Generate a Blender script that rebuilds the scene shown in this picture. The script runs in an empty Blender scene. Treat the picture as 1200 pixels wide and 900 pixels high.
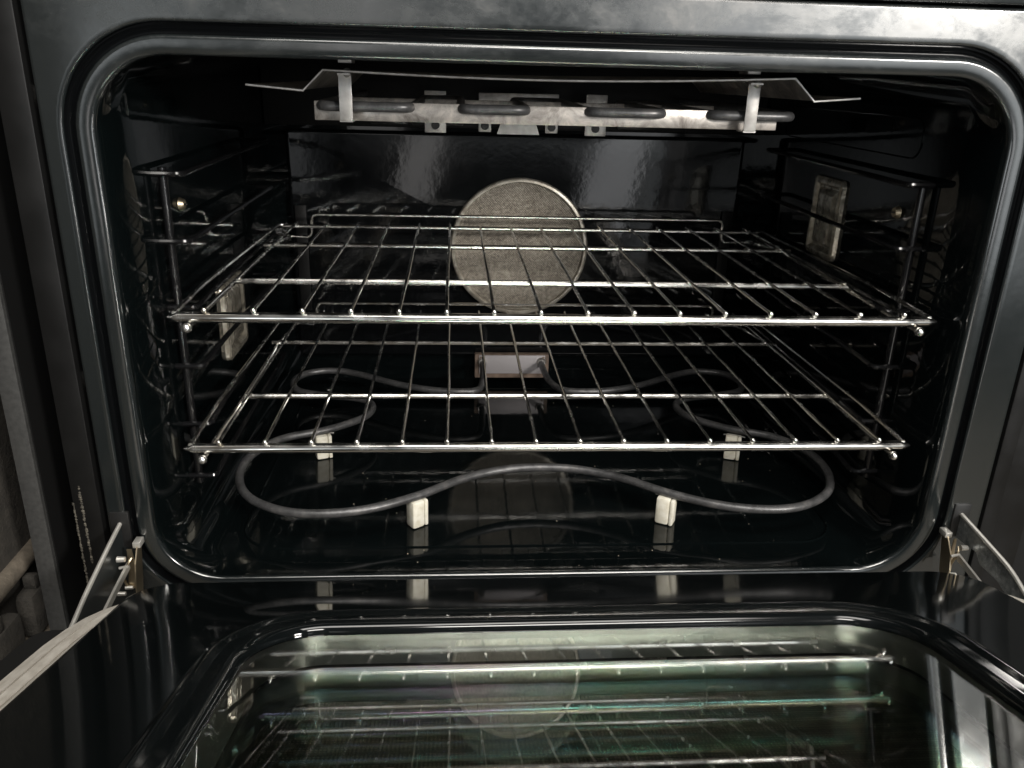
import bpy, bmesh, math, random
from mathutils import Vector, Matrix
random.seed(7)
S = bpy.context.scene
COL = S.collection
# ---------------------------------------------------------------- camera
cd = bpy.data.cameras.new('camera'); cam = bpy.data.objects.new('camera', cd); COL.objects.link(cam)
cr = Vector((0.9975469749807349, -0.06511894183965715, 0.02568182471064841))
cu = Vector((-0.0009427737559192101, 0.3543504599575667, 0.9351122193114075))
cf = Vector((0.06999388462166015, 0.9328425777919575, -0.35341983698432305))
M = Matrix((cr, cu, -cf)).transposed().to_4x4()
M.translation = Vector((-0.07968447, -0.58755442, 0.39288108))
cam.matrix_world = M
cd.sensor_width = 36.0; cd.lens = 957.007 / 1200 * 36.0
cd.clip_start = 0.01; cd.clip_end = 100
S.camera = cam
# ---------------------------------------------------------------- world: dim room seen only in reflections
W = bpy.data.worlds.new('World'); S.world = W; W.use_nodes = True
wt = W.node_tree; wt.nodes.clear()
def wn(t, **k):
    n = wt.nodes.new(t)
    for a, v in k.items(): setattr(n, a, v)
    return n
wo = wn('ShaderNodeOutputWorld'); wb = wn('ShaderNodeBackground')
tc = wn('ShaderNodeTexCoord'); sp = wn('ShaderNodeSeparateXYZ')
wt.links.new(tc.outputs['Generated'], sp.inputs[0])
el = wn('ShaderNodeMapRange'); el.interpolation_type = 'SMOOTHSTEP'
el.inputs['From Min'].default_value = -0.45; el.inputs['From Max'].default_value = 0.05
el.inputs['To Min'].default_value = 0.03; el.inputs['To Max'].default_value = 1.0
wt.links.new(sp.outputs['Z'], el.inputs['Value'])
fr = wn('ShaderNodeMapRange'); fr.interpolation_type = 'SMOOTHSTEP'
fr.inputs['From Min'].default_value = 0.35; fr.inputs['From Max'].default_value = -0.35
fr.inputs['To Min'].default_value = 0.06; fr.inputs['To Max'].default_value = 1.0
wt.links.new(sp.outputs['Y'], fr.inputs['Value'])
nz = wn('ShaderNodeTexNoise'); nz.inputs['Scale'].default_value = 2.6; nz.inputs['Detail'].default_value = 2.0
wt.links.new(tc.outputs['Generated'], nz.inputs['Vector'])
nr = wn('ShaderNodeMapRange'); nr.inputs['From Min'].default_value = 0.35; nr.inputs['From Max'].default_value = 0.65
nr.inputs['To Min'].default_value = 0.35; nr.inputs['To Max'].default_value = 1.25
wt.links.new(nz.outputs['Fac'], nr.inputs['Value'])
m1 = wn('ShaderNodeMath', operation='MULTIPLY'); m2 = wn('ShaderNodeMath', operation='MULTIPLY'); m3 = wn('ShaderNodeMath', operation='MULTIPLY')
wt.links.new(el.outputs[0], m1.inputs[0]); wt.links.new(fr.outputs[0], m1.inputs[1])
wt.links.new(m1.outputs[0], m2.inputs[0]); wt.links.new(nr.outputs[0], m2.inputs[1])
# the photographer and the dark units straight behind the camera
ab = wn('ShaderNodeMath', operation='ABSOLUTE'); wt.links.new(sp.outputs['X'], ab.inputs[0])
d1 = wn('ShaderNodeMapRange'); d1.interpolation_type = 'SMOOTHSTEP'; wt.links.new(ab.outputs[0], d1.inputs['Value'])
for k_, v_ in (('From Min', 0.24), ('From Max', 0.40), ('To Min', 1.0), ('To Max', 0.0)): d1.inputs[k_].default_value = v_
d2 = wn('ShaderNodeMapRange'); d2.interpolation_type = 'SMOOTHSTEP'; wt.links.new(sp.outputs['Z'], d2.inputs['Value'])
for k_, v_ in (('From Min', 0.03), ('From Max', 0.22), ('To Min', 0.97), ('To Max', 0.2)): d2.inputs[k_].default_value = v_
d3 = wn('ShaderNodeMath', operation='MULTIPLY'); wt.links.new(d1.outputs[0], d3.inputs[0]); wt.links.new(d2.outputs[0], d3.inputs[1])
d4 = wn('ShaderNodeMath', operation='SUBTRACT'); d4.inputs[0].default_value = 1.0; wt.links.new(d3.outputs[0], d4.inputs[1])
d5 = wn('ShaderNodeMath', operation='MULTIPLY'); wt.links.new(m2.outputs[0], d5.inputs[0]); wt.links.new(d4.outputs[0], d5.inputs[1])
d6 = wn('ShaderNodeMapRange'); d6.interpolation_type = 'SMOOTHSTEP'; wt.links.new(ab.outputs[0], d6.inputs['Value'])
for k_, v_ in (('From Min', 0.45), ('From Max', 0.75), ('To Min', 1.0), ('To Max', 0.12)): d6.inputs[k_].default_value = v_
d7 = wn('ShaderNodeMath', operation='MULTIPLY'); wt.links.new(d5.outputs[0], d7.inputs[0]); wt.links.new(d6.outputs[0], d7.inputs[1])
d8 = wn('ShaderNodeMapRange'); d8.interpolation_type = 'SMOOTHSTEP'; wt.links.new(sp.outputs['Z'], d8.inputs['Value'])
for k_, v_ in (('From Min', 0.10), ('From Max', 0.26), ('To Min', 1.0), ('To Max', 0.05)): d8.inputs[k_].default_value = v_
d9 = wn('ShaderNodeMath', operation='MULTIPLY'); wt.links.new(d7.outputs[0], d9.inputs[0]); wt.links.new(d8.outputs[0], d9.inputs[1])
wt.links.new(d9.outputs[0], m3.inputs[0]); m3.inputs[1].default_value = 1.7
wb.inputs['Color'].default_value = (0.93, 0.98, 1.0, 1)
wt.links.new(m3.outputs[0], wb.inputs['Strength']); wt.links.new(wb.outputs[0], wo.inputs[0])
# ---------------------------------------------------------------- kitchen ceiling lamp and windows, plus two added lamps
def area(name, loc, target, sx, sy, power, col=(1, 0.96, 0.9)):
    l = bpy.data.lights.new(name, 'AREA'); l.shape = 'RECTANGLE'; l.size = sx; l.size_y = sy; l.energy = power; l.color = col
    o = bpy.data.objects.new(name, l); COL.objects.link(o); o.location = loc
    o.rotation_euler = (Vector(target) - Vector(loc)).to_track_quat('-Z', 'Y').to_euler(); return o
area('ceiling_lamp', (0.35, -1.9, 1.75), (0, 0.1, 0.15), 0.9, 0.35, 20)
area('side_key', (1.42, -1.95, 0.95), (0, 0.2, 0.2), 0.4, 0.25, 36)  # added key light reaching deep into the cavity, set outside the mirrored view
area('overhead_fill', (0.1, -1.0, 2.2), (0, -0.2, 0.1), 1.5, 0.7, 22)  # added fill that puts highlights on the rack bars
area('window_light', (-0.46, -2.6, 0.35), (-0.2, 0.4, 0.3), 0.24, 1.1, 0.9, (1, 0.97, 0.95))
area('window_light', (0.80, -2.6, 0.35), (0.2, 0.4, 0.3), 0.34, 1.1, 1.7, (0.97, 0.98, 1))
# exposure
S.view_settings.view_transform = 'Standard'; S.view_settings.look = 'None'
S.view_settings.exposure = 0.55; S.view_settings.gamma = 1.0; S.view_settings.use_curve_mapping = False
S.render.engine = 'CYCLES'
S.cycles.max_bounces = 14; S.cycles.glossy_bounces = 8; S.cycles.transmission_bounces = 12; S.cycles.transparent_max_bounces = 12
S.cycles.caustics_reflective = True; S.cycles.sample_clamp_indirect = 6.0; S.cycles.sample_clamp_direct = 0.0
S.cycles.use_denoising = True
# ---------------------------------------------------------------- materials
def mat(name, base=(0.5, 0.5, 0.5), rough=0.4, metal=0.0, ior=1.5, **k):
    m = bpy.data.materials.new(name); m.use_nodes = True
    b = m.node_tree.nodes['Principled BSDF']
    b.inputs['Base Color'].default_value = (*base, 1); b.inputs['Roughness'].default_value = rough
    b.inputs['Metallic'].default_value = metal; b.inputs['IOR'].default_value = ior
    for a, v in k.items(): b.inputs[a.replace('_', ' ')].default_value = v
    return m
def N(m, t, **k):
    n = m.node_tree.nodes.new(t)
    for a, v in k.items(): setattr(n, a, v)
    return n
def coord(m, scale=(1, 1, 1)):
    t = N(m, 'ShaderNodeTexCoord'); g = N(m, 'ShaderNodeMapping'); g.inputs['Scale'].default_value = scale
    m.node_tree.links.new(t.outputs['Object'], g.inputs['Vector']); return g.outputs[0]
def noise(m, scale, detail=3, rough=0.5, stretch=(1, 1, 1), dist=0.0):
    n = N(m, 'ShaderNodeTexNoise'); n.inputs['Scale'].default_value = scale; n.inputs['Detail'].default_value = detail
    n.inputs['Roughness'].default_value = rough; n.inputs['Distortion'].default_value = dist
    m.node_tree.links.new(coord(m, stretch), n.inputs['Vector']); return n.outputs['Fac']
def ramp(m, src, stops):
    r = N(m, 'ShaderNodeValToRGB'); e = r.color_ramp.elements
    while len(e) > 1: e.remove(e[-1])
    e[0].position = stops[0][0]; c = stops[0][1]; e[0].color = (*c, 1) if isinstance(c, tuple) else (c, c, c, 1)
    for p, c in stops[1:]:
        x = e.new(p); x.color = (*c, 1) if isinstance(c, tuple) else (c, c, c, 1)
    m.node_tree.links.new(src, r.inputs[0]); return r.outputs[0]
def to(m, src, inp): m.node_tree.links.new(src, m.node_tree.nodes['Principled BSDF'].inputs[inp])
def bump(m, src, strength, dist=0.001, prev=None):
    b = N(m, 'ShaderNodeBump'); b.inputs['Strength'].default_value = strength; b.inputs['Distance'].default_value = dist
    m.node_tree.links.new(src, b.inputs['Height'])
    if prev: m.node_tree.links.new(prev, b.inputs['Normal'])
    to(m, b.outputs[0], 'Normal'); return b.outputs[0]

ENAMEL = mat('black enamel', (0.0022, 0.0034, 0.0036), 0.05, ior=1.42)
to(ENAMEL, ramp(ENAMEL, noise(ENAMEL, 9, 4), [(0.4, 0.035), (0.7, 0.11)]), 'Roughness')
_b = bump(ENAMEL, noise(ENAMEL, 22, 2), 0.022, 0.004)
bump(ENAMEL, noise(ENAMEL, 120, 2), 0.06, 0.0006, _b)
BACKEN = mat('rippled black enamel', (0.004, 0.0045, 0.005), 0.1, ior=1.5)
to(BACKEN, ramp(BACKEN, noise(BACKEN, 14, 4), [(0.35, 0.05), (0.7, 0.12)]), 'Roughness')
_b = bump(BACKEN, noise(BACKEN, 36, 2), 0.035, 0.004)
bump(BACKEN, noise(BACKEN, 170, 2), 0.10, 0.0005, _b)
FACE = mat('smudged dark enamel', (0.012, 0.014, 0.014), 0.2, ior=2.0)
def top_mask(m, z0, z1):
    t = N(m, 'ShaderNodeTexCoord'); q = N(m, 'ShaderNodeSeparateXYZ'); m.node_tree.links.new(t.outputs['Object'], q.inputs[0])
    r = N(m, 'ShaderNodeMapRange'); r.inputs['From Min'].default_value = z0; r.inputs['From Max'].default_value = z1
    m.node_tree.links.new(q.outputs['Z'], r.inputs['Value']); return r.outputs[0]
def math2(m, op, a, b):
    q = N(m, 'ShaderNodeMath', operation=op)
    for k, v in enumerate((a, b)):
        if isinstance(v, (int, float)): q.inputs[k].default_value = v
        else: m.node_tree.links.new(v, q.inputs[k])
    return q.outputs[0]
# grease and cleaning smears collect on the top rail of the frame
_g = math2(FACE, 'MULTIPLY', noise(FACE, 19, 10, 0.74, (1, 1, 1.5), 0.25), math2(FACE, 'ADD', math2(FACE, 'MULTIPLY', top_mask(FACE, 0.36, 0.43), 0.45), 0.72))
to(FACE, ramp(FACE, _g, [(0.3, 0.15), (0.5, 0.20), (0.75, 0.38)]), 'Roughness')
to(FACE, ramp(FACE, _g, [(0.45, (0.009, 0.0115, 0.012)), (0.66, (0.018, 0.021, 0.021)), (0.84, (0.07, 0.068, 0.063))]), 'Base Color')
bump(FACE, noise(FACE, 60, 2), 0.05, 0.002)
DOOR = mat('door enamel', (0.0032, 0.0042, 0.0044), 0.06, ior=1.5)
to(DOOR, ramp(DOOR, noise(DOOR, 7, 5), [(0.4, 0.04), (0.75, 0.14)]), 'Roughness')
bump(DOOR, noise(DOOR, 12, 2, 0.5, (1, 0.35, 1)), 0.06, 0.004)
CHROME = mat('chrome wire', (0.9, 0.89, 0.86), 0.1, 1.0)
to(CHROME, ramp(CHROME, noise(CHROME, 60, 4), [(0.35, 0.12), (0.7, 0.30)]), 'Roughness')
to(CHROME, ramp(CHROME, noise(CHROME, 35, 5), [(0.35, (0.93, 0.92, 0.89)), (0.6, (0.86, 0.84, 0.80)), (0.82, (0.55, 0.5, 0.42))]), 'Base Color')
RAIL = mat('enamelled guide wire', (0.006, 0.006, 0.0065), 0.15, ior=1.55)
ELEM = mat('heating element sheath', (0.2, 0.2, 0.2), 0.4, 0.5)
to(ELEM, ramp(ELEM, noise(ELEM, 75, 8, 0.7), [(0.3, (0.05, 0.05, 0.051)), (0.52, (0.11, 0.11, 0.112)), (0.72, (0.20, 0.19, 0.185))]), 'Base Color')
bump(ELEM, noise(ELEM, 500, 3), 0.15, 0.0004)
CERAM = mat('off-white ceramic', (0.74, 0.71, 0.60), 0.6)
to(CERAM, ramp(CERAM, noise(CERAM, 160, 5), [(0.3, (0.62, 0.58, 0.46)), (0.6, (0.78, 0.75, 0.65))]), 'Base Color')
STEEL = mat('heat stained steel', (0.5, 0.47, 0.43), 0.36, 0.6)
to(STEEL, ramp(STEEL, noise(STEEL, 42, 8, 0.72, dist=1.0), [(0.32, (0.16, 0.14, 0.125)), (0.5, (0.40, 0.37, 0.34)), (0.68, (0.66, 0.60, 0.54))]), 'Base Color')
to(STEEL, ramp(STEEL, noise(STEEL, 45, 6), [(0.3, 0.28), (0.7, 0.5)]), 'Roughness')
bump(STEEL, noise(STEEL, 220, 4), 0.08, 0.001)
PLATE = mat('bright bracket steel', (0.72, 0.70, 0.68), 0.42, 0.8)
to(PLATE, ramp(PLATE, noise(PLATE, 90, 6), [(0.3, (0.36, 0.34, 0.32)), (0.65, (0.62, 0.60, 0.57))]), 'Base Color')
TERM = mat('terminal plate', (0.36, 0.34, 0.35), 0.5, 0.3)
BROWN = mat('terminal insulation', (0.26, 0.17, 0.12), 0.7)
to(BROWN, ramp(BROWN, noise(BROWN, 120, 5), [(0.3, (0.10, 0.07, 0.055)), (0.7, (0.2, 0.145, 0.11))]), 'Base Color')
RIM = mat('filter rim', (0.55, 0.49, 0.38), 0.42, 0.7)
to(RIM, ramp(RIM, noise(RIM, 90, 5), [(0.3, (0.36, 0.31, 0.25)), (0.55, (0.62, 0.58, 0.5)), (0.75, (0.8, 0.76, 0.68))]), 'Base Color')
MESHM = mat('filter mesh', (0.3, 0.28, 0.25), 0.55, 0.35)
def weave(m, a, b, k, stops, hb=0.6):
    c = coord(m, (k, k, k)); s = N(m, 'ShaderNodeSeparateXYZ'); m.node_tree.links.new(c, s.inputs[0])
    outs = []
    for ax in (a, b):
        q = N(m, 'ShaderNodeMath', operation='SINE'); m.node_tree.links.new(s.outputs[ax], q.inputs[0]); outs.append(q.outputs[0])
    q = N(m, 'ShaderNodeMath', operation='MULTIPLY'); m.node_tree.links.new(outs[0], q.inputs[0]); m.node_tree.links.new(outs[1], q.inputs[1])
    nn = noise(m, 520, 3, 0.6); n2 = noise(m, 34, 6, 0.65)
    ad = N(m, 'ShaderNodeMath', operation='MULTIPLY_ADD'); m.node_tree.links.new(q.outputs[0], ad.inputs[0]); ad.inputs[1].default_value = 0.17
    m.node_tree.links.new(nn, ad.inputs[2])
    a2 = N(m, 'ShaderNodeMath', operation='MULTIPLY_ADD'); m.node_tree.links.new(n2, a2.inputs[0]); a2.inputs[1].default_value = 0.5
    m.node_tree.links.new(ad.outputs[0], a2.inputs[2])
    to(m, ramp(m, a2.outputs[0], stops), 'Base Color'); bump(m, q.outputs[0], hb, 0.0006)
weave(MESHM, 0, 2, 2 * math.pi / 0.0030, [(0.50, (0.09, 0.076, 0.06)), (0.76, (0.31, 0.275, 0.225)), (1.0, (0.56, 0.51, 0.43))])
LENS = mat('lamp lens glass', (0.62, 0.56, 0.42), 0.16, 0.65)
to(LENS, ramp(LENS, noise(LENS, 85, 7, 0.65), [(0.3, (0.22, 0.195, 0.15)), (0.55, (0.50, 0.46, 0.38)), (0.75, (0.85, 0.82, 0.72))]), 'Base Color')
bump(LENS, noise(LENS, 140, 3), 0.35, 0.002)
CRUMB = mat('crumbs', (0.42, 0.36, 0.28), 0.8)
BRASS = mat('brass', (0.50, 0.42, 0.30), 0.38, 1.0)
HDARK = mat('dark left hinge plate', (0.03, 0.035, 0.036), 0.35, 0.4)  # darker base colour for the left hinge plate
DARK = mat('dark painted metal', (0.012, 0.012, 0.012), 0.4)
MATTE = mat('matte black metal', (0.006, 0.006, 0.006), 0.55, ior=1.35)  # near-black; also on the sheets that stand in for shade
TRIM = mat('dark grey trim', (0.006, 0.006, 0.006), 0.42, ior=1.4)
to(TRIM, ramp(TRIM, noise(TRIM, 30, 5), [(0.35, 0.3), (0.7, 0.5)]), 'Roughness')
FLANGE = mat('grey painted flange', (0.05, 0.05, 0.049), 0.5, 0.2)
to(FLANGE, ramp(FLANGE, noise(FLANGE, 260, 5), [(0.3, (0.04, 0.04, 0.039)), (0.7, (0.06, 0.06, 0.058))]), 'Base Color')
RUST = mat('flaking sealant', (0.2, 0.18, 0.15), 0.8)
to(RUST, ramp(RUST, noise(RUST, 220, 6, 0.7), [(0.35, (0.02, 0.018, 0.015)), (0.58, (0.10, 0.09, 0.07)), (0.78, (0.35, 0.31, 0.26))]), 'Base Color')
bump(RUST, noise(RUST, 400, 4), 0.8, 0.002)
SILVER = mat('brushed steel edge', (0.66, 0.62, 0.56), 0.35, 0.15)
to(SILVER, ramp(SILVER, noise(SILVER, 40, 5, 0.6, (6, 0.6, 6)), [(0.3, (0.50, 0.46, 0.40)), (0.7, (0.74, 0.70, 0.63))]), 'Base Color')
HINGE = mat('zinc plated hinge', (0.6, 0.62, 0.63), 0.3, 0.6)
to(HINGE, ramp(HINGE, noise(HINGE, 150, 6, 0.7), [(0.35, (0.16, 0.18, 0.185)), (0.6, (0.42, 0.44, 0.45)), (0.72, (0.8, 0.8, 0.78))]), 'Base Color')
HEDGE = mat('hinge edge', (0.72, 0.70, 0.65), 0.3, 0.7)
GROOVE = mat('shaded groove enamel', (0.004, 0.0045, 0.005), 0.14, ior=1.5)  # darker than the face: the groove's shade is put into its colour
GASK = mat('window bead', (0.006, 0.007, 0.0075), 0.12, ior=1.6)
CHAN = mat('window channel steel', (0.30, 0.31, 0.28), 0.3, 1.0)
bump(CHAN, noise(CHAN, 25, 2, 0.5, (1, 1, 1)), 0.25, 0.004)
BROWNWALL = mat('worn brown board', (0.09, 0.08, 0.065), 0.8)
to(BROWNWALL, ramp(BROWNWALL, noise(BROWNWALL, 70, 8, 0.7), [(0.3, (0.02, 0.018, 0.015)), (0.7, (0.05, 0.044, 0.036))]), 'Base Color')
bump(BROWNWALL, noise(BROWNWALL, 260, 5, 0.7), 0.7, 0.002)
TAN = mat('tan board', (0.24, 0.20, 0.15), 0.8)
to(TAN, ramp(TAN, noise(TAN, 50, 8, 0.7), [(0.3, (0.06, 0.05, 0.038)), (0.7, (0.15, 0.125, 0.095))]), 'Base Color')
bump(TAN, noise(TAN, 200, 5, 0.7), 0.6, 0.002)
# glass panes: clear, with the thin oxide film that shows pink and green
def pane_mat(name, thick, film_ior, col):
    m = mat(name, col, 0.0, ior=1.52, Transmission_Weight=1.0)
    b = m.node_tree.nodes['Principled BSDF']
    b.inputs['Thin Film IOR'].default_value = film_ior
    nn = noise(m, 7, 3, 0.5, (1.0, 1.6, 1), 0.6)
    mr = N(m, 'ShaderNodeMapRange'); mr.inputs['To Min'].default_value = thick * 0.9; mr.inputs['To Max'].default_value = thick * 1.1
    mr.inputs['From Min'].default_value = 0.3; mr.inputs['From Max'].default_value = 0.7
    m.node_tree.links.new(nn, mr.inputs['Value']); to(m, mr.outputs[0], 'Thin Film Thickness')
    return m
PANE = mat('door glass', (0.955, 0.975, 0.935), 0.0, ior=2.35, Transmission_Weight=1.0)

PANE2 = pane_mat('inner coated door glass', 352, 1.9, (0.94, 0.96, 0.90))
OUTER = mat('patterned outer glass', (0.02, 0.025, 0.022), 0.25)
c_ = coord(OUTER, (1, 1, 1))
wv = N(OUTER, 'ShaderNodeTexVoronoi'); wv.inputs['Scale'].default_value = 420; wv.inputs['Randomness'].default_value = 0.0
OUTER.node_tree.links.new(c_, wv.inputs['Vector'])
to(OUTER, ramp(OUTER, wv.outputs['Distance'], [(0.25, (0.15, 0.16, 0.11)), (0.42, (0.06, 0.066, 0.045))]), 'Base Color')  # dot pattern; its olive tone also stands in for reflected haze
# ---------------------------------------------------------------- mesh helpers
def obj(name, bm, m, parent=None, smooth=True, ang=35, label=None):
    bmesh.ops.recalc_face_normals(bm, faces=bm.faces[:])
    me = bpy.data.meshes.new(name); bm.to_mesh(me); bm.free(); me.materials.append(m)
    if smooth:
        me.shade_smooth(); me.set_sharp_from_angle(angle=math.radians(ang))
    o = bpy.data.objects.new(name, me); COL.objects.link(o)
    if parent: o.parent = parent
    if label: o['label'] = label
    return o
def thing(name, label, cat, group=None):
    o = bpy.data.objects.new(name, None); COL.objects.link(o); o.empty_display_size = 0.05
    o['label'] = label; o['category'] = cat
    if group: o['group'] = group
    return o
def box(bm, x0, x1, y0, y1, z0, z1, bev=0.0, M4=None):
    r = bmesh.ops.create_cube(bm, size=1.0)
    vs = r['verts']
    for v in vs: v.co = Vector(((x0 + x1) / 2 + v.co.x * (x1 - x0), (y0 + y1) / 2 + v.co.y * (y1 - y0), (z0 + z1) / 2 + v.co.z * (z1 - z0)))
    if bev:
        es = list({e for v in vs for e in v.link_edges})
        r = bmesh.ops.bevel(bm, geom=es, offset=bev, segments=2, affect='EDGES', profile=0.5)
        vs = list({v for f in r['faces'] for v in f.verts} | {v for v in vs if v.is_valid})
    if M4:
        for v in vs:
            if v.is_valid: v.co = M4 @ v.co
def prism(bm, pts, axis, a0, a1):
    """pts 2-D polygon; axis 'x': pts=(y,z); 'y': (x,z); 'z': (x,y)"""
    def P(p, a):
        return {'x': (a, p[0], p[1]), 'y': (p[0], a, p[1]), 'z': (p[0], p[1], a)}[axis]
    A = [bm.verts.new(P(p, a0)) for p in pts]; B = [bm.verts.new(P(p, a1)) for p in pts]
    bm.faces.new(A); bm.faces.new(B[::-1]); n = len(pts)
    for i in range(n): bm.faces.new((A[i], A[(i + 1) % n], B[(i + 1) % n], B[i]))
def tube(bm, pts, r, seg=10, closed=False, cap=True, flat=None):
    pts = [Vector(p) for p in pts]; n = len(pts)
    rs = r if isinstance(r, (list, tuple)) else [r] * n
    rings = []; prev = None
    for i, p in enumerate(pts):
        if closed: t = (pts[(i + 1) % n] - pts[i - 1]).normalized()
        else: t = (pts[min(i + 1, n - 1)] - pts[max(i - 1, 0)]).normalized()
        if prev is None:
            u = Vector((0, 0, 1)) if abs(t.z) < 0.9 else Vector((1, 0, 0))
            u = (u - t * u.dot(t)).normalized()
        else: u = (prev - t * prev.dot(t)).normalized()
        prev = u; v = t.cross(u)
        rings.append([bm.verts.new(p + (u * math.cos(2 * math.pi * k / seg) + v * math.sin(2 * math.pi * k / seg)) * rs[i]) for k in range(seg)])
    m = n if closed else n - 1
    for i in range(m):
        A, B = rings[i], rings[(i + 1) % n]
        for k in range(seg): bm.faces.new((A[k], A[(k + 1) % seg], B[(k + 1) % seg], B[k]))
    if cap and not closed: bm.faces.new(rings[0][::-1]); bm.faces.new(rings[-1])
def spline(ctrl, n=8, closed=False):
    P = [Vector(c) for c in ctrl]; out = []; L = len(P)
    rng = range(L) if closed else range(L - 1)
    for i in rng:
        if closed: a, b, c, d = P[i - 1], P[i], P[(i + 1) % L], P[(i + 2) % L]
        else: a, b, c, d = P[max(i - 1, 0)], P[i], P[i + 1], P[min(i + 2, L - 1)]
        for k in range(n):
            t = k / n
            out.append(0.5 * ((2 * b) + (c - a) * t + (2 * a - 5 * b + 4 * c - d) * t * t + (3 * b - a - 3 * c + d) * t ** 3))
    if not closed: out.append(P[-1])
    return out
def fillet(pts, r, n=5):
    P = [Vector(p) for p in pts]; out = [P[0]]
    for i in range(1, len(P) - 1):
        a = (P[i - 1] - P[i]); b = (P[i + 1] - P[i]); q = min(r, a.length * 0.49, b.length * 0.49)
        s, e = P[i] + a.normalized() * q, P[i] + b.normalized() * q
        for k in range(n + 1):
            t = k / n; out.append(s * (1 - t) ** 2 + P[i] * 2 * t * (1 - t) + e * t * t)
    out.append(P[-1]); return out
def ball(bm, c, r, seg=8): 
    q = bmesh.ops.create_uvsphere(bm, u_segments=seg, v_segments=max(4, seg - 2), radius=r)
    for v in q['verts']: v.co += Vector(c)
def rrect(x0, x1, z0, z1, R, n=10, d=0.0):
    """rounded rectangle points (counter-clockwise), grown outward by d"""
    x0 -= d; x1 += d; z0 -= d; z1 += d; R = max(R + d, 0.0005); out = []
    for cx, cz, a in ((x1 - R, z1 - R, 0), (x0 + R, z1 - R, 90), (x0 + R, z0 + R, 180), (x1 - R, z0 + R, 270)):
        for k in range(n + 1):
            t = math.radians(a + 90 * k / n); out.append((cx + R * math.cos(t), cz + R * math.sin(t)))
    return out
def loft(bm, rings, capends=(False, False)):
    V = [[bm.verts.new(p) for p in r] for r in rings]; n = len(V[0])
    for A, B in zip(V[:-1], V[1:]):
        for k in range(n):
            bm.faces.new((A[k], A[(k + 1) % n], B[(k + 1) % n], B[k]))
    if capends[0]: bm.faces.new(V[0][::-1])
    if capends[1]: bm.faces.new(V[-1])

# ================================================================ structure
bm = bmesh.new(); box(bm, -3, 3, -4, 3, -0.62, -0.60)
FLOORM = mat('kitchen floor', (0.12, 0.105, 0.085), 0.55)
to(FLOORM, ramp(FLOORM, noise(FLOORM, 8, 6), [(0.3, (0.08, 0.07, 0.055)), (0.7, (0.17, 0.15, 0.12))]), 'Base Color')
o = obj('floor', bm, FLOORM, smooth=False); o['kind'] = 'structure'

# ================================================================ the oven
oven = thing('wall_oven', 'black enamelled oven with its door hanging open, chrome racks inside', 'oven')
OX = 0.32; OZ0, OZ1 = -0.0012, 0.3995; OR = 0.052
# front frame: bead, bevel, groove and flat face
def fring(d, y): return [(x, y, z if d > 0 else (z - 1.2 * d if z > 0.2 else z + (d if z < 0.04 else 0) * max(0, 1 - z / 0.04))) for x, z in rrect(-OX, OX, OZ0, OZ1, OR, 14, d)]
bm = bmesh.new()
loft(bm, [fring(d, y) for d, y in [(0.0001, 0.0035), (0.0002, 0.0018), (0.0010, 0.0006), (0.0025, 0.0), (0.0050, -0.0004), (0.0095, -0.0010), (0.0112, -0.0008), (0.0122, 0.0002), (0.0127, 0.0018)]])
rings = [fring(d, y) for d, y in [(0.0205, 0.0018), (0.0210, 0.0004), (0.0222, 0.0), (0.0250, 0.0)]]
rings.append([(x, 0.0, z) for x, z in rrect(-0.3535, 0.3700, -0.045, 0.4435, 0.004, 14, -0.0015)])
rings.append([(x, 0.0, z) for x, z in rrect(-0.3535, 0.3700, -0.045, 0.4435, 0.004, 14)])
rings.append([(x, 0.0015, z) for x, z in rrect(-0.3535, 0.3700, -0.045, 0.4435, 0.004, 14, 0.0012)])
rings.append([(x, 0.03, z) for x, z in rrect(-0.3535, 0.3700, -0.045, 0.4435, 0.004, 14, 0.0012)])
loft(bm, rings); frame = obj('front_frame', bm, FACE, oven, ang=60)
bm = bmesh.new(); loft(bm, [fring(d, y) for d, y in [(0.0127, 0.0018), (0.0130, 0.0055), (0.0140, 0.0078), (0.0155, 0.0072), (0.0166, 0.0060), (0.0178, 0.0072), (0.0193, 0.0078), (0.0202, 0.0055), (0.0205, 0.0018)]])
obj('gasket_groove', bm, GROOVE, frame, ang=60)
# cavity liner
bm = bmesh.new()
rings = [fring(0.0001, 0.0035), fring(-0.0008, 0.0045), fring(-0.0022, 0.008)]
for y, hw, R, zt_ in ((0.016, 0.3155, 0.047, 0.4035), (0.03, 0.3125, 0.040, 0.4065), (0.045, 0.311, 0.03, 0.4085), (0.2, 0.311, 0.024, 0.4085), (0.40, 0.311, 0.02, 0.4085), (0.472, 0.311, 0.018, 0.4085)):
    rings.append([(x, y, z) for x, z in rrect(-hw, hw, 0.0, zt_, R, 14)])
loft(bm, rings, (False, True)); liner = obj('cavity_liner', bm, ENAMEL, oven, ang=50)
bm = bmesh.new(); box(bm, -0.31, 0.31, 0.466, 0.4715, 0.33, 0.405, 0.001); obj('upper_back_shade', bm, MATTE, oven)  # added dark sheet in place of shade on the upper back wall
# pressed crease of the cavity floor
bm = bmesh.new()
pts = [(x, y, 0.0002) for x, y in rrect(-0.27, 0.275, 0.041, 0.43, 0.04, 8)]
tube(bm, pts, 0.0011, 6, closed=True); obj('floor_crease', bm, ENAMEL, liner)
# crumbs and grit on the cavity floor and the door lip
bm = bmesh.new(); rc = random.Random(3)
for k in range(45):
    x, y = rc.uniform(-0.28, 0.28), rc.uniform(0.004, 0.42); r = rc.uniform(0.0002, 0.00065)
    bmesh.ops.create_icosphere(bm, subdivisions=1, radius=r, matrix=Matrix.Translation((x, y, r * 0.6)) @ Matrix.Diagonal((1, rc.uniform(0.6, 1.6), 0.7, 1)))
o = obj('crumbs', bm, CRUMB, liner, smooth=False); o['kind'] = 'stuff'
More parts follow.
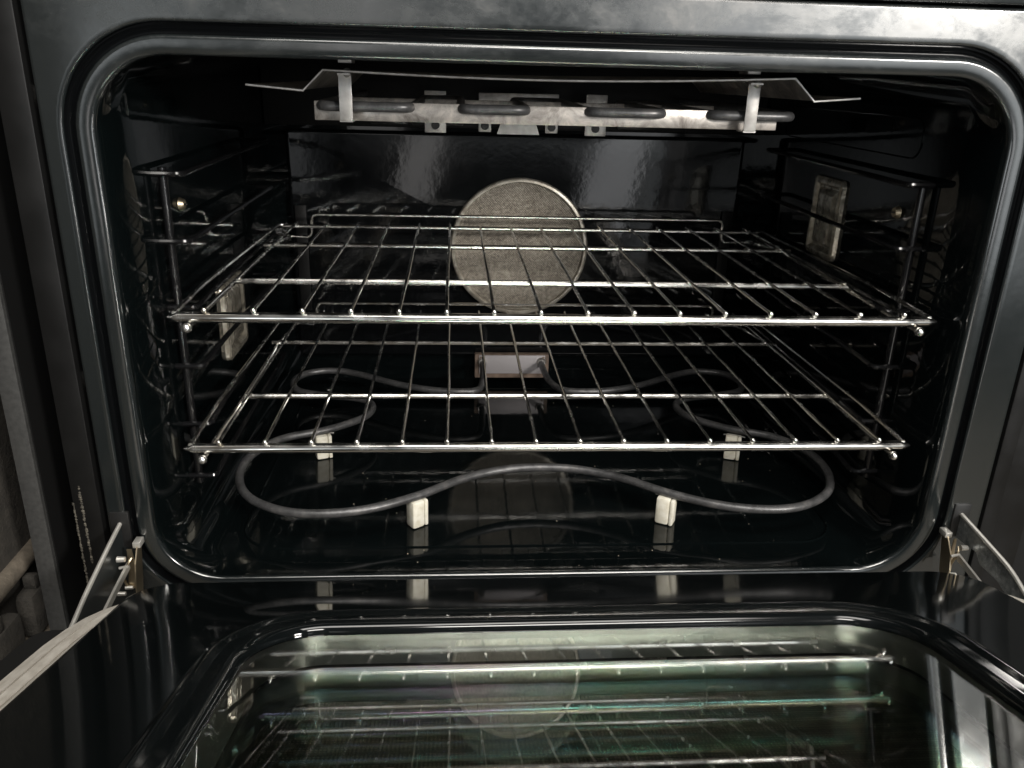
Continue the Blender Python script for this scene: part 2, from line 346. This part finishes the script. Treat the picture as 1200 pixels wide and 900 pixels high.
# side wall embossed ribs
for sx in (1,):
    bm = bmesh.new()
    pts = [(sx * 0.3108, y, z) for y, z in rrect(0.10, 0.40, 0.335, 0.368, 0.014, 6)]
    tube(bm, pts, 0.0007, 6, closed=True); obj('wall_rib', bm, ENAMEL, liner)
# fan baffle
bm = bmesh.new()
loft(bm, [[(x, 0.47, z) for x, z in rrect(-0.285, 0.285, 0.037, 0.3255, 0.006, 4)],
          [(x, 0.462, z) for x, z in rrect(-0.285, 0.285, 0.037, 0.3255, 0.006, 4, 0)],
          [(x, 0.4605, z) for x, z in rrect(-0.285, 0.285, 0.037, 0.3255, 0.006, 4, -0.0012)],
          [(x, 0.460, z) for x, z in rrect(-0.285, 0.285, 0.037, 0.3255, 0.006, 4, -0.004)]], (False, True))
baffle = obj('fan_baffle', bm, BACKEN, oven, ang=50)
for x in (-0.272, 0.272):
    bm = bmesh.new(); box(bm, x - 0.007, x + 0.007, 0.4565, 0.4595, 0.10, 0.235, 0.001); obj('baffle_slot', bm, MATTE, baffle)
# round filter
cx, cz, R = 0.003, 0.1855, 0.0880
filt = None
def disc(R, y0, y1, seg=72):
    b = bmesh.new()
    ring = lambda r, y: [(cx + r * math.cos(2 * math.pi * k / seg), y, cz + r * math.sin(2 * math.pi * k / seg)) for k in range(seg)]
    return b, ring
b, ring = disc(R, 0, 0)
loft(b, [ring(R - 0.0055, 0.4545), ring(R - 0.012, 0.4548)], (False, True)); filt = obj('fan_filter', b, MESHM, oven, label='round grey mesh filter over the fan')
b, ring = disc(R, 0, 0)
loft(b, [ring(R, 0.4595), ring(R, 0.4525), ring(R - 0.0008, 0.4514), ring(R - 0.0018, 0.4508), ring(R - 0.0046, 0.4506), ring(R - 0.0054, 0.4512), ring(R - 0.0058, 0.4545)]); obj('rim', b, RIM, filt)
b = bmesh.new(); tube(b, [(cx - 0.026, 0.4535, cz - R + 0.012), (cx - 0.02, 0.453, cz - R + 0.008), (cx + 0.02, 0.453, cz - R + 0.008), (cx + 0.026, 0.4535, cz - R + 0.012)], 0.0012, 6); obj('clip', b, RIM, filt)

# rack supports: ladders of black wire on both walls
for sx, lv in ((-1, (0.3155, 0.2635, 0.210, 0.1595, 0.107, 0.058)), (1, (0.3175, 0.265, 0.211, 0.1600, 0.108, 0.0575))):
    bm = bmesh.new(); tube(bm, [(sx * 0.3045, 0.0745, 0.05), (sx * 0.3045, 0.0745, 0.32)], 0.0034, 12)
    sup = obj('rack_support', bm, RAIL, oven)
    for z in lv:
        bm = bmesh.new()
        pth = fillet([(sx * 0.3115, 0.070, z), (sx * 0.2885, 0.070, z), (sx * 0.291, 0.13, z), (sx * 0.293, 0.405, z), (sx * 0.3115, 0.405, z)], 0.006, 5)
        tube(bm, pth, 0.0024, 8); obj('guide', bm, RAIL, sup)
# lamp lenses
for sx, y0, y1, z0, z1 in ((1, 0.221, 0.290, 0.2195, 0.303), (-1, 0.213, 0.292, 0.112, 0.192)):
    bm = bmesh.new(); X = sx * 0.311
    loft(bm, [[(X, y, z) for y, z in rrect(y0, y1, z0, z1, 0.008, 5)], [(X - sx * 0.004, y, z) for y, z in rrect(y0, y1, z0, z1, 0.008, 5, -0.001)],
              [(X - sx * 0.0052, y, z) for y, z in rrect(y0, y1, z0, z1, 0.008, 5, -0.004)], [(X - sx * 0.0048, y, z) for y, z in rrect(y0, y1, z0, z1, 0.008, 5, -0.0075)], [(X - sx * 0.0012, y, z) for y, z in rrect(y0, y1, z0, z1, 0.008, 5, -0.0105)],
              [(X - sx * 0.0012, y, z) for y, z in rrect(y0, y1, z0, z1, 0.008, 5, -0.012)], [(X - sx * 0.0042, y, z) for y, z in rrect(y0, y1, z0, z1, 0.008, 5, -0.0155)], [(X - sx * 0.0048, y, z) for y, z in rrect(y0, y1, z0, z1, 0.008, 5, -0.02)]], (False, True))
    obj('lamp_cover', bm, LENS, oven)
for sx, y, z in ((1, 0.1163, 0.2885), (-1, 0.125, 0.2845)):
    bm = bmesh.new(); r = bmesh.ops.create_cone(bm, cap_ends=True, segments=12, radius1=0.0058, radius2=0.004, depth=0.004, matrix=Matrix.Translation((sx * 0.3085, y, z)) @ Matrix.Rotation(-sx * math.pi / 2, 4, 'Y'))
    sc = obj('screw', bm, BRASS, oven)
    bm = bmesh.new(); box(bm, sx * 0.3055 - 0.0006, sx * 0.3055 + 0.0006, y - 0.0025, y + 0.0025, z - 0.0005, z + 0.0005); obj('slot', bm, DARK, sc)

# bake element on ceramic feet
ZE = 0.031
loop = [(-0.0425, 0.452, 0.033), (-0.0425, 0.425, 0.032), (-0.0450, 0.375, ZE), (-0.0546, 0.345, ZE), (-0.0960, 0.344, ZE), (-0.1459, 0.3639, ZE), (-0.195, 0.398, ZE), (-0.2300, 0.4150, ZE), (-0.2640, 0.408, ZE), (-0.2785, 0.380, ZE), (-0.2690, 0.346, ZE), (-0.2386, 0.330, ZE),
        (-0.1932, 0.3185, ZE), (-0.1745, 0.296, ZE), (-0.1810, 0.262, ZE), (-0.2150, 0.2290, ZE), (-0.2585, 0.2060, ZE), (-0.2815, 0.1690, ZE), (-0.2840, 0.1250, ZE), (-0.2680, 0.083, ZE), (-0.2360, 0.0560, ZE), (-0.2003, 0.0475, ZE),
        (-0.1570, 0.0548, ZE), (-0.1130, 0.079, ZE), (-0.0700, 0.1130, ZE), (-0.0234, 0.1325, ZE)]
loopR = [(0.008 - (x - 0.0) , y, z) for x, y, z in loop][::-1]
loopR[-1] = (0.0365, 0.452, 0.033); loopR[-2] = (0.0365, 0.425, 0.032); loopR[-3] = (0.041, 0.375, ZE); loopR[-4] = (0.058, 0.345, ZE)
bm = bmesh.new(); tube(bm, spline(loop + loopR, 7), 0.0040, 12)
bake = obj('bake_element', bm, ELEM, oven)
for fx, fy, rz in ((-0.1140, 0.0795, 35), (0.1190, 0.0795, -30), (-0.2210, 0.2245, 20), (0.2275, 0.2165, -20)):
    bm = bmesh.new(); T = Matrix.Translation((fx, fy, 0)) @ Matrix.Rotation(math.radians(rz), 4, 'Z')
    box(bm, -0.0085, 0.0045, -0.0065, 0.0065, 0.0005, 0.0275, 0.0022, T)
    box(bm, 0.0047, 0.0085, -0.0060, 0.0060, 0.0005, 0.0268, 0.0012, T)
    foot = obj('ceramic_foot', bm, CERAM, bake)
    bm = bmesh.new(); tube(bm, [tuple(T @ Vector(q)) for q in ((-0.011, 0, 0.0275), (-0.004, 0, 0.0285), (0.004, 0, 0.0285), (0.012, 0, 0.0272))], 0.0006, 6); obj('wire_clip', bm, PLATE, foot)
bm = bmesh.new(); box(bm, -0.0530, 0.0470, 0.4475, 0.4585, 0.0095, 0.0430, 0.0015); blk = obj('terminal_block', bm, BROWN, bake)
bm = bmesh.new(); box(bm, -0.0470, 0.0415, 0.4455, 0.4472, 0.0165, 0.0422, 0.0004); obj('terminal_plate', bm, TERM, blk)
for x, z in ((-0.0445, 0.0395), (0.0390, 0.0395), (0.039, 0.022)):
    bm = bmesh.new(); bmesh.ops.create_cone(bm, cap_ends=True, segments=10, radius1=0.0015, radius2=0.0015, depth=0.0012, matrix=Matrix.Translation((x, 0.4450, z)) @ Matrix.Rotation(math.pi / 2, 4, 'X')); obj('rivet', bm, BROWN, blk)
for x in (-0.0425, 0.0365):
    bm = bmesh.new(); bmesh.ops.create_cone(bm, cap_ends=True, segments=14, radius1=0.0066, radius2=0.005, depth=0.004, matrix=Matrix.Translation((x, 0.4435, 0.033)) @ Matrix.Rotation(math.pi / 2, 4, 'X')); obj('collar', bm, PLATE, blk)

# broil element: serpentine rod on a steel strap under a folded reflector
YB = 0.092; zb = 0.3670
pts = []
path = []
for a_, b_ in ((-0.1860, -0.1135), (-0.0755, -0.0215), (0.0260, 0.0885), (0.1255, 0.1950)):
    path += [(a_ + 0.002, 0.31, zb + 0.001), (a_, YB, zb), (b_, YB, zb), (b_ + 0.002, 0.31, zb + 0.001)]
path = [(-0.1860, 0.45, zb + 0.002)] + path[1:-1] + [(0.1970, 0.45, zb + 0.002)]
bm = bmesh.new(); tube(bm, fillet(path, 0.014, 6), 0.0039, 14); broil = obj('broil_element', bm, ELEM, oven)
bm = bmesh.new(); box(bm, -0.1900, 0.183, 0.0975, 0.0995, 0.3560, 0.3705, 0.0006); obj('support_strap', bm, STEEL, broil)
bm = bmesh.new(); box(bm, -0.180, 0.176, 0.25, 0.252, 0.3565, 0.3695, 0.0006); obj('support_strap', bm, STEEL, broil)
bm = bmesh.new()
# reflector: folded sheet, sagging a little in the middle
NX = 24
def refl_pts(y):
    s = 1.0 + (y - 0.08) * 0.10
    p = [(-0.2371, 0.3818), (-0.1948, 0.3785), (-0.1790, 0.3935)]
    for k in range(1, NX): 
        t = k / NX; x = -0.179 + 0.3655 * t; p.append((x, 0.3935 + 0.003 * t - 0.0045 * math.sin(math.pi * t) * (1 - (y - 0.08) * 2)))
    p += [(0.1865, 0.3965), (0.2042, 0.3800), (0.2414, 0.3832)]
    return [(x, z) for x, z in p]
rows = [[bm.verts.new((x, y, z)) for x, z in refl_pts(y)] for y in (0.08, 0.16, 0.24, 0.32, 0.40)]
for A, B in zip(rows[:-1], rows[1:]):
    for k in range(len(A) - 1): bm.faces.new((A[k], A[k + 1], B[k + 1], B[k]))
bmesh.ops.solidify(bm, geom=bm.faces[:], thickness=0.0012)
refl = obj('reflector', bm, STEEL, oven, ang=20)
bm = bmesh.new(); tube(bm, [(x, 0.0797, z - 0.0004) for x, z in refl_pts(0.08)], 0.0010, 6); obj('hem', bm, PLATE, refl)
for x, zt, zb_ in ((-0.1635, 0.3905, 0.3560), (0.1560, 0.3915, 0.3550)):
    bm = bmesh.new(); box(bm, x - 0.0050, x + 0.0050, 0.0830, 0.0842, zb_, zt, 0.0004); box(bm, x - 0.005, x + 0.005, 0.0830, 0.10, zb_ - 0.0002, zb_ + 0.0008); box(bm, x - 0.0050, x + 0.0050, 0.078, 0.0842, zt - 0.0006, zt + 0.0006)
    box(bm, x - 0.0052, x + 0.0052, 0.088, 0.11, 0.3985, 0.4075, 0.0004)
    hg = obj('hanger', bm, PLATE, refl)
    bm = bmesh.new(); ball(bm, (x + 0.002, 0.0835, 0.3915), 0.0035, 10); obj('screw', bm, PLATE, hg)
# hardware behind the broil element
bm = bmesh.new(); box(bm, -0.20, 0.20, 0.430, 0.465, 0.3330, 0.350, 0.002); mount = obj('broil_mount', bm, MATTE, oven)
for x0, x1 in ((-0.178, -0.135), (-0.13, -0.07), (0.115, 0.16)):
    bm = bmesh.new(); box(bm, x0, x1, 0.424, 0.4298, 0.3355, 0.3480, 0.001); obj('mount_block', bm, TRIM, mount)
for x in (-0.1025, 0.0870):
    bm = bmesh.new(); box(bm, x - 0.0125, x + 0.0125, 0.4195, 0.4215, 0.3275, 0.3500, 0.0005); box(bm, x - 0.0125, x + 0.0125, 0.4195, 0.4215, 0.352, 0.374, 0.0005)
    t = obj('mount_tab', bm, PLATE, mount)
    bm = bmesh.new(); bmesh.ops.create_cone(bm, cap_ends=True, segments=14, radius1=0.0052, radius2=0.0045, depth=0.003, matrix=Matrix.Translation((x, 0.4185, 0.3360)) @ Matrix.Rotation(math.pi / 2, 4, 'X'))
    s = obj('screw', bm, DARK, t)
bm = bmesh.new(); box(bm, -0.052, 0.042, 0.4195, 0.4215, 0.352, 0.3735, 0.001); box(bm, -0.052, -0.037, 0.4195, 0.4215, 0.3295, 0.3519, 0.001); box(bm, 0.027, 0.042, 0.4195, 0.4215, 0.3295, 0.3519, 0.001)
prism(bm, [(-0.030, 0.3275), (0.020, 0.3275), (0.012, 0.3519), (-0.022, 0.3519)], 'y', 0.4195, 0.4215)
t = obj('terminal_bracket', bm, PLATE, mount)
for x in (-0.0445, 0.0345):
    bm = bmesh.new(); bmesh.ops.create_cone(bm, cap_ends=True, segments=14, radius1=0.0050, radius2=0.0042, depth=0.003, matrix=Matrix.Translation((x, 0.4182, 0.3365)) @ Matrix.Rotation(math.pi / 2, 4, 'X')); obj('screw', bm, DARK, t)
for x in (-0.171, 0.150):
    bm = bmesh.new(); ball(bm, (x, 0.4225, 0.3425), 0.0035, 10); obj('screw', bm, BRASS, mount)

# ---- door, hanging open at a slope.  local frame: x, v (into the oven), w (normal, up)
tl = math.atan(0.27); cv = Vector((0, math.cos(tl), -math.sin(tl))); cw = Vector((0, math.sin(tl), math.cos(tl))); O = Vector((0.0, 0.0, 0.0175))
DM = Matrix(((1, 0, 0, 0), (0, cv.y, cw.y, 0), (0, cv.z, cw.z, 0.0175), (0, 0, 0, 1)))
DXC = 0.0045
gx0, gx1, gv0, gv1, gR = -0.2035, 0.2155, -0.52, -0.1565, 0.045
bm = bmesh.new()
prof = [(0.0, -0.002), (0.0, 0.0005), (0.0012, 0.0032), (0.0035, 0.0052), (0.0065, 0.0056), (0.0120, 0.0058), (0.0140, 0.0062), (0.0158, 0.0074), (0.0178, 0.0078), (0.0200, 0.0074), (0.0215, 0.0064), (0.0235, 0.0060)]
rings = [[(x, v, w) for x, v in rrect(gx0, gx1, gv0, gv1, gR, 14, d)] for d, w in prof]
pd = (-0.307, 0.316, -0.60, -0.0715)
for d, w in ((-0.004, 0.006), (-0.0015, 0.0052), (0.0, 0.0035), (0.0008, 0.0), (0.0008, -0.010)):
    rings.append([(x, v, w) for x, v in rrect(*pd, 0.034, 14, d)])
loft(bm, rings)
def place(bm):
    for v in bm.verts: v.co = DM @ v.co
place(bm); door = obj('oven_door', bm, DOOR, oven, ang=55)
def dobj(name, bm, m, parent=None, **k): place(bm); return obj(name, bm, m, parent or door, **k)
bm = bmesh.new(); box(bm, gx0 - 0.010, gx1 + 0.010, gv0 - 0.01, gv1 + 0.010, -0.0045, -0.0015); pane = dobj('glass_pane', bm, PANE, smooth=False)
bm = bmesh.new(); box(bm, gx0 - 0.003, gx1 + 0.003, gv0, gv1 + 0.003, -0.0255, -0.0220); dobj('glass_pane', bm, PANE2, smooth=False)
bm = bmesh.new(); box(bm, gx0 - 0.003, gx1 + 0.003, gv0, gv1 + 0.003, -0.050, -0.046); dobj('outer_glass', bm, OUTER, smooth=False)
bm = bmesh.new(); loft(bm, [[(x, v, w) for x, v in rrect(gx0, gx1, gv0, gv1, gR, 14, d)] for d, w in ((0.0005, -0.0048), (-0.004, -0.012), (-0.006, -0.021))]); dobj('window_channel', bm, CHAN)
bm = bmesh.new(); loft(bm, [[(x, v, w) for x, v in rrect(gx0, gx1, gv0, gv1, gR, 14, d)] for d, w in ((-0.004, -0.0265), (-0.008, -0.035), (-0.010, -0.0455))]); dobj('window_channel', bm, CHAN)
# steel side edge of the door with pressed lines, and the black outer skin
for sx, xi in ((-1, pd[0]), (1, pd[1])):
    bm = bmesh.new(); secs = []
    for v, sh in ((-0.60, 0), (-0.30, 0), (-0.20, 0), (-0.16, 0.0), (-0.135, 0.0020), (-0.115, 0.006), (-0.100, 0.012), (-0.09, 0.019)):
        q = []
        for d, w in ((-0.006, -0.004), (0.0015, -0.003), (0.004, 0.0005), (0.0062, -0.0005), (0.0068, -0.0060), (0.0085, -0.0060), (0.0092, -0.0020), (0.0150, -0.0012), (0.0158, -0.0070), (0.0178, -0.0070), (0.0186, -0.0030), (0.0265, -0.0035), (0.0285, -0.0065), (0.0285, -0.016), (-0.006, -0.016)):
            q.append((xi + sx * (d - sh * (1 if d > 0 else 0)), v, w))
        secs.append(q)
    loft(bm, secs, (True, True))
    dobj('side_edge', bm, SILVER)
bm = bmesh.new()
loft(bm, [[(x, v, w) for x, v in rrect(-0.357, 0.366, -0.62, -0.118, 0.012, 6, d)] for d, w in ((-0.001, -0.0100), (0.0, -0.012), (0.0, -0.056), (-0.002, -0.058))], (False, True))
loft(bm, [[(x, v, w) for x, v in rrect(-0.357, 0.366, -0.62, -0.118, 0.012, 6, d)] for d, w in ((-0.001, -0.0100), (-0.020, -0.0100))])
dobj('outer_skin', bm, DARK)
# hinges
for sx, xp in ((-1, -0.345), (1, 0.3525)):
    bm = bmesh.new()
    if sx < 0: poly = [(0.012, 0.052), (-0.002, 0.0515), (-0.074, 0.0345), (-0.097, 0.027), (-0.130, 0.017), (-0.130, 0.000), (-0.09, -0.004), (-0.045, -0.014), (0.012, -0.014)]
    else: poly = [(0.012, 0.052), (-0.002, 0.0515), (-0.074, 0.0430), (-0.094, 0.033), (-0.130, 0.021), (-0.130, 0.010), (-0.080, 0.020), (-0.060, 0.026), (-0.038, 0.026), (-0.030, 0.033), (-0.015, 0.031), (0.004, 0.030), (0.012, 0.036)]
    prism(bm, poly, 'x', xp - 0.0007, xp + 0.0007)
    h = obj('hinge', bm, HDARK if sx < 0 else HINGE, oven, smooth=False)
    # rolled bright upper edge of the arm
    top = [(xp, 0.004, 0.0525), (xp, -0.030, 0.0455 if sx < 0 else 0.0485), (xp, -0.072, 0.0352 if sx < 0 else 0.0430), (xp + sx * -0.0, -0.095, 0.0275 if sx < 0 else 0.0330), (xp, -0.13, 0.0175 if sx < 0 else 0.0215)]
    bm = bmesh.new(); tube(bm, fillet(top, 0.012, 4), 0.0018, 8); obj('arm_edge', bm, HEDGE, h)
    # link and brass spring clip
    xl = xp + (-sx) * 0.009
    bm = bmesh.new(); A = [Vector((xl, -0.018, 0.024)), Vector((xl, -0.050, 0.019)), Vector((xl, -0.086, 0.0125)), Vector((xl, -0.11, 0.004))]
    poly = [(a.y, a.z + 0.0028) for a in A] + [(a.y, a.z - 0.0028) for a in A[::-1]]
    prism(bm, poly, 'x', xl - 0.001, xl + 0.001); obj('link', bm, HEDGE, h, smooth=False)
    bm = bmesh.new(); pr = [(-0.004, 0.036), (-0.012, 0.037), (-0.020, 0.026), (-0.024, 0.012), (-0.026, -0.002), (-0.014, -0.004), (-0.010, 0.010)]
    prism(bm, pr, 'x', xp + (-sx) * 0.0145, xp + (-sx) * 0.0155)
    xw = xp - sx * 0.0095; wd = 0.0052 if sx < 0 else 0.0030
    prism(bm, [(xw - wd * 0.35, 0.036), (xw + wd * 0.35, 0.036), (xw + wd * 0.8, 0.018), (xw + wd, 0.0), (xw - wd, 0.0), (xw - wd * 0.5, 0.018)], 'y', -0.0142, -0.0134)
    obj('spring_clip', bm, BRASS, h, smooth=False)
    bm = bmesh.new(); tube(bm, spline([(xw - wd, -0.016, 0.004), (xw - wd * 0.9, -0.020, 0.016), (xw, -0.021, 0.026), (xw + wd * 0.5, -0.018, 0.031)], 6), 0.0011, 7); obj('spring_wire', bm, BRASS, h)
    bm = bmesh.new(); tube(bm, [(xw - 0.006, -0.022, 0.024), (xw + 0.001, -0.022, 0.0255)], 0.0013, 8); obj('cross_pin', bm, HEDGE, h)
    bm = bmesh.new(); box(bm, xp + (-sx) * 0.0145 - 0.003, xp + (-sx) * 0.0145 + 0.003, -0.012, -0.002, 0.0355, 0.0405, 0.0006); obj('clip_tab', bm, HEDGE, h)
    for (yy, zz, rr) in ((-0.022, 0.032, 0.0026), (-0.030, 0.006, 0.002), (-0.016, 0.002, 0.0018)):
        bm = bmesh.new(); bmesh.ops.create_cone(bm, cap_ends=True, segments=12, radius1=rr, radius2=rr * 0.8, depth=0.006, matrix=Matrix.Translation((xp - sx * 0.006, yy, zz)) @ Matrix.Rotation(math.pi / 2, 4, 'Y')); obj('pin', bm, HEDGE, h)
    # slot in the frame for the hinge
    bm = bmesh.new(); box(bm, xp - sx * 0.0 - 0.0075, xp + 0.0075, -0.0016, 0.002, 0.030, 0.062, 0.0012); obj('hinge_slot', bm, DARK, h)
# trims around the oven face
bm = bmesh.new(); box(bm, -0.3535, 0.40, -0.004, 0.02, 0.4462, 0.56, 0.0015); obj('control_panel_edge', bm, FACE, oven)
bm = bmesh.new(); box(bm, -0.3790, -0.3590, 0.000, 0.05, -0.45, 0.62, 0.0012); st = obj('side_trim', bm, TRIM, oven)
bm = bmesh.new(); box(bm, 0.3765, 0.3900, 0.004, 0.05, -0.45, 0.62, 0.0012); obj('side_trim', bm, TRIM, oven)
bm = bmesh.new(); box(bm, 0.3990, 0.43, 0.02, 0.05, -0.45, 0.62, 0.0012); obj('side_trim', bm, TRIM, oven)
bm = bmesh.new(); box(bm, -0.3588, -0.3540, 0.04, 0.05, -0.45, 0.62); box(bm, -0.4018, -0.3792, 0.13, 0.135, -0.45, 0.62); box(bm, -0.3800, -0.3790, 0.05, 0.135, -0.45, 0.62); box(bm, -0.4016, -0.4008, 0.0035, 0.134, -0.45, 0.62); obj('side_gap_shade', bm, MATTE, oven)  # added black sheets standing in for the shade in the left gaps
bm = bmesh.new(); box(bm, 0.371, 0.60, 0.055, 0.06, -0.45, 0.62); obj('side_gap_shade', bm, MATTE, oven)  # right gap: its shade is an added black sheet too
for z in (0.372, 0.168):
    bm = bmesh.new(); ball(bm, (-0.3562, 0.014, z), 0.0030, 10)
    for v in bm.verts: v.co.z = z + (v.co.z - z) * 2.6
    obj('side_clip', bm, PLATE, oven)
# flaking sealant beads low on the trim
for x, z0, z1, r, y in ((-0.3785, -0.02, 0.070, 0.0011, 0.0006), (-0.3722, 0.015, 0.085, 0.0014, 0.0008)):
    bm = bmesh.new(); zz = [z0 + (z1 - z0) * k / 90 for k in range(91)]
    tube(bm, [(x + random.uniform(-0.00025, 0.00025), y + random.uniform(-0.0002, 0.0002), z) for z in zz], [r * random.uniform(0.55, 1.2) for _ in zz], 7); obj('sealant_bead', bm, RUST, oven)
# body shell so the oven is solid from the side
bm = bmesh.new(); box(bm, -0.3500, 0.3700, 0.50, 0.52, -0.10, 0.60); box(bm, -0.352, -0.348, 0.032, 0.52, -0.10, 0.60); box(bm, 0.369, 0.373, 0.032, 0.52, -0.10, 0.60); box(bm, -0.352, 0.373, 0.032, 0.52, 0.60, 0.604)
obj('outer_casing', bm, DARK, oven, smooth=False)

# ================================================================ racks
SP = 0.0363; DX = 0.005
def rack(label, z1, name='oven_rack'):
    t = thing(name, label, 'oven rack', 'chrome wire oven racks')
    t.location = (DX, 0.02, z1 - 0.0055)
    L = Vector((DX, 0.02, z1 - 0.0055))
    def T(bm):
        for v in bm.verts: v.co -= L
        return bm
    bm = bmesh.new(); fz = z1 - 0.0060
    tube(bm, [(-0.2985 + DX - 0.0015, 0.0195, fz), (-0.2965 + DX, 0.0195, fz), (-0.2925 + DX, 0.0195, fz), (0.2925 + DX, 0.0195, fz), (0.2980 + DX, 0.0195, fz), (0.301 + DX, 0.0195, fz)], [0.0012, 0.0027, 0.0041, 0.0041, 0.0027, 0.0012], 14)
    obj('front_bar', T(bm), CHROME, t)
    for i in range(16):
        x = (i - 7.5) * SP + DX; j = random.uniform(-0.0005, 0.0005)
        bm = bmesh.new(); tube(bm, [(x, 0.0185, z1), (x + j, 0.15, z1), (x - j, 0.28, z1), (x, 0.4065, z1 + 0.0002)], 0.00145, 8); ball(bm, (x, 0.0180, z1), 0.0024, 10)
        obj('wire', T(bm), CHROME, t)
    for y, hw, r in ((0.129, 0.2775, 0.0028), (0.2905, 0.2865, 0.0027), (0.405, 0.2925, 0.0026)):
        bm = bmesh.new(); tube(bm, [(DX - hw, y, z1 - 0.0042), (DX + hw, y, z1 - 0.0042)], r, 10); obj('crossbar', T(bm), CHROME, t)
    for s in (-1, 1):
        bm = bmesh.new(); tube(bm, fillet([(DX + s * 0.2950, 0.020, z1 - 0.003), (DX + s * 0.2955, 0.10, z1 - 0.0005), (DX + s * 0.2925, 0.396, z1 - 0.0015), (DX + s * 0.2890, 0.405, z1 - 0.004)], 0.006), 0.0019, 8); obj('side_rail', T(bm), CHROME, t)
        bm = bmesh.new(); tube(bm, fillet([(DX + s * 0.2845, 0.013, z1 - 0.0124), (DX + s * 0.2845, 0.075, z1 - 0.0120), (DX + s * 0.2800, 0.130, z1 - 0.0078), (DX + s * 0.2810, 0.30, z1 - 0.0075), (DX + s * 0.2810, 0.405, z1 - 0.0170)], 0.02), 0.0020, 10)
        ball(bm, (DX + s * 0.2845, 0.0125, z1 - 0.0124), 0.0039, 12)
        obj('runner', T(bm), CHROME, t)
    yr = 0.4075
    bm = bmesh.new(); tube(bm, fillet([(DX - 0.285, yr, z1 - 0.0165), (DX - 0.2565, yr, z1 - 0.0175), (DX - 0.2545, yr, z1 + 0.0095), (DX + 0.2450, yr, z1 + 0.0095), (DX + 0.2465, yr, z1 - 0.0175), (DX + 0.285, yr, z1 - 0.0165)], 0.0065, 6), 0.0018, 10)
    obj('back_stop', T(bm), CHROME, t)
    return t
rack('upper chrome wire rack, crossing in front of the round fan filter', 0.2224)
rack('lower chrome wire rack, just above the curved bake element', 0.1134)

# ================================================================ beside the oven, left
cab = thing('side_cabinet', 'worn brown board panel with a grey metal flange left of the oven', 'cabinet panel')
bm = bmesh.new(); box(bm, -0.4160, -0.4020, -0.0005, 0.0025, -0.60, 0.60, 0.0004)
box(bm, -0.4035, -0.4020, 0.0025, 0.05, -0.60, 0.60); obj('flange', bm, FLANGE, cab, label='grey metal flange standing at the panel edge')
bm = bmesh.new(); box(bm, -0.460, -0.4455, -0.30, 0.45, -0.02, 0.60); box(bm, -0.460, -0.4475, -0.30, 0.45, -0.60, -0.02); obj('panel', bm, BROWNWALL, cab, smooth=False)
bm = bmesh.new(); tube(bm, [(-0.4445, -0.30, -0.012), (-0.4445, -0.05, -0.003), (-0.4445, 0.45, 0.010)], 0.0085, 12); obj('moulding', bm, TAN, cab)
bm = bmesh.new(); box(bm, -0.4455, -0.4190, -0.30, 0.30, -0.075, -0.062, 0.002); obj('ledge', bm, TAN, cab)
for nm, y0, y1, lb in (('packing_block', 0.004, 0.045, 'small brown worn block on the ledge, against the grey flange'), ('packing_block', -0.055, -0.012, 'small brown worn block on the ledge, cut by the left picture edge')):
    bm = bmesh.new(); box(bm, -0.4440, -0.4270, y0, y1, -0.0615, -0.020, 0.006)
    box(bm, -0.4400, -0.4290, y0 + 0.012, y0 + 0.02, -0.021, -0.008, 0.002)
    o = obj(nm, bm, BROWNWALL); o['label'] = lb; o['category'] = 'block'; o['group'] = 'worn blocks on the side ledge'
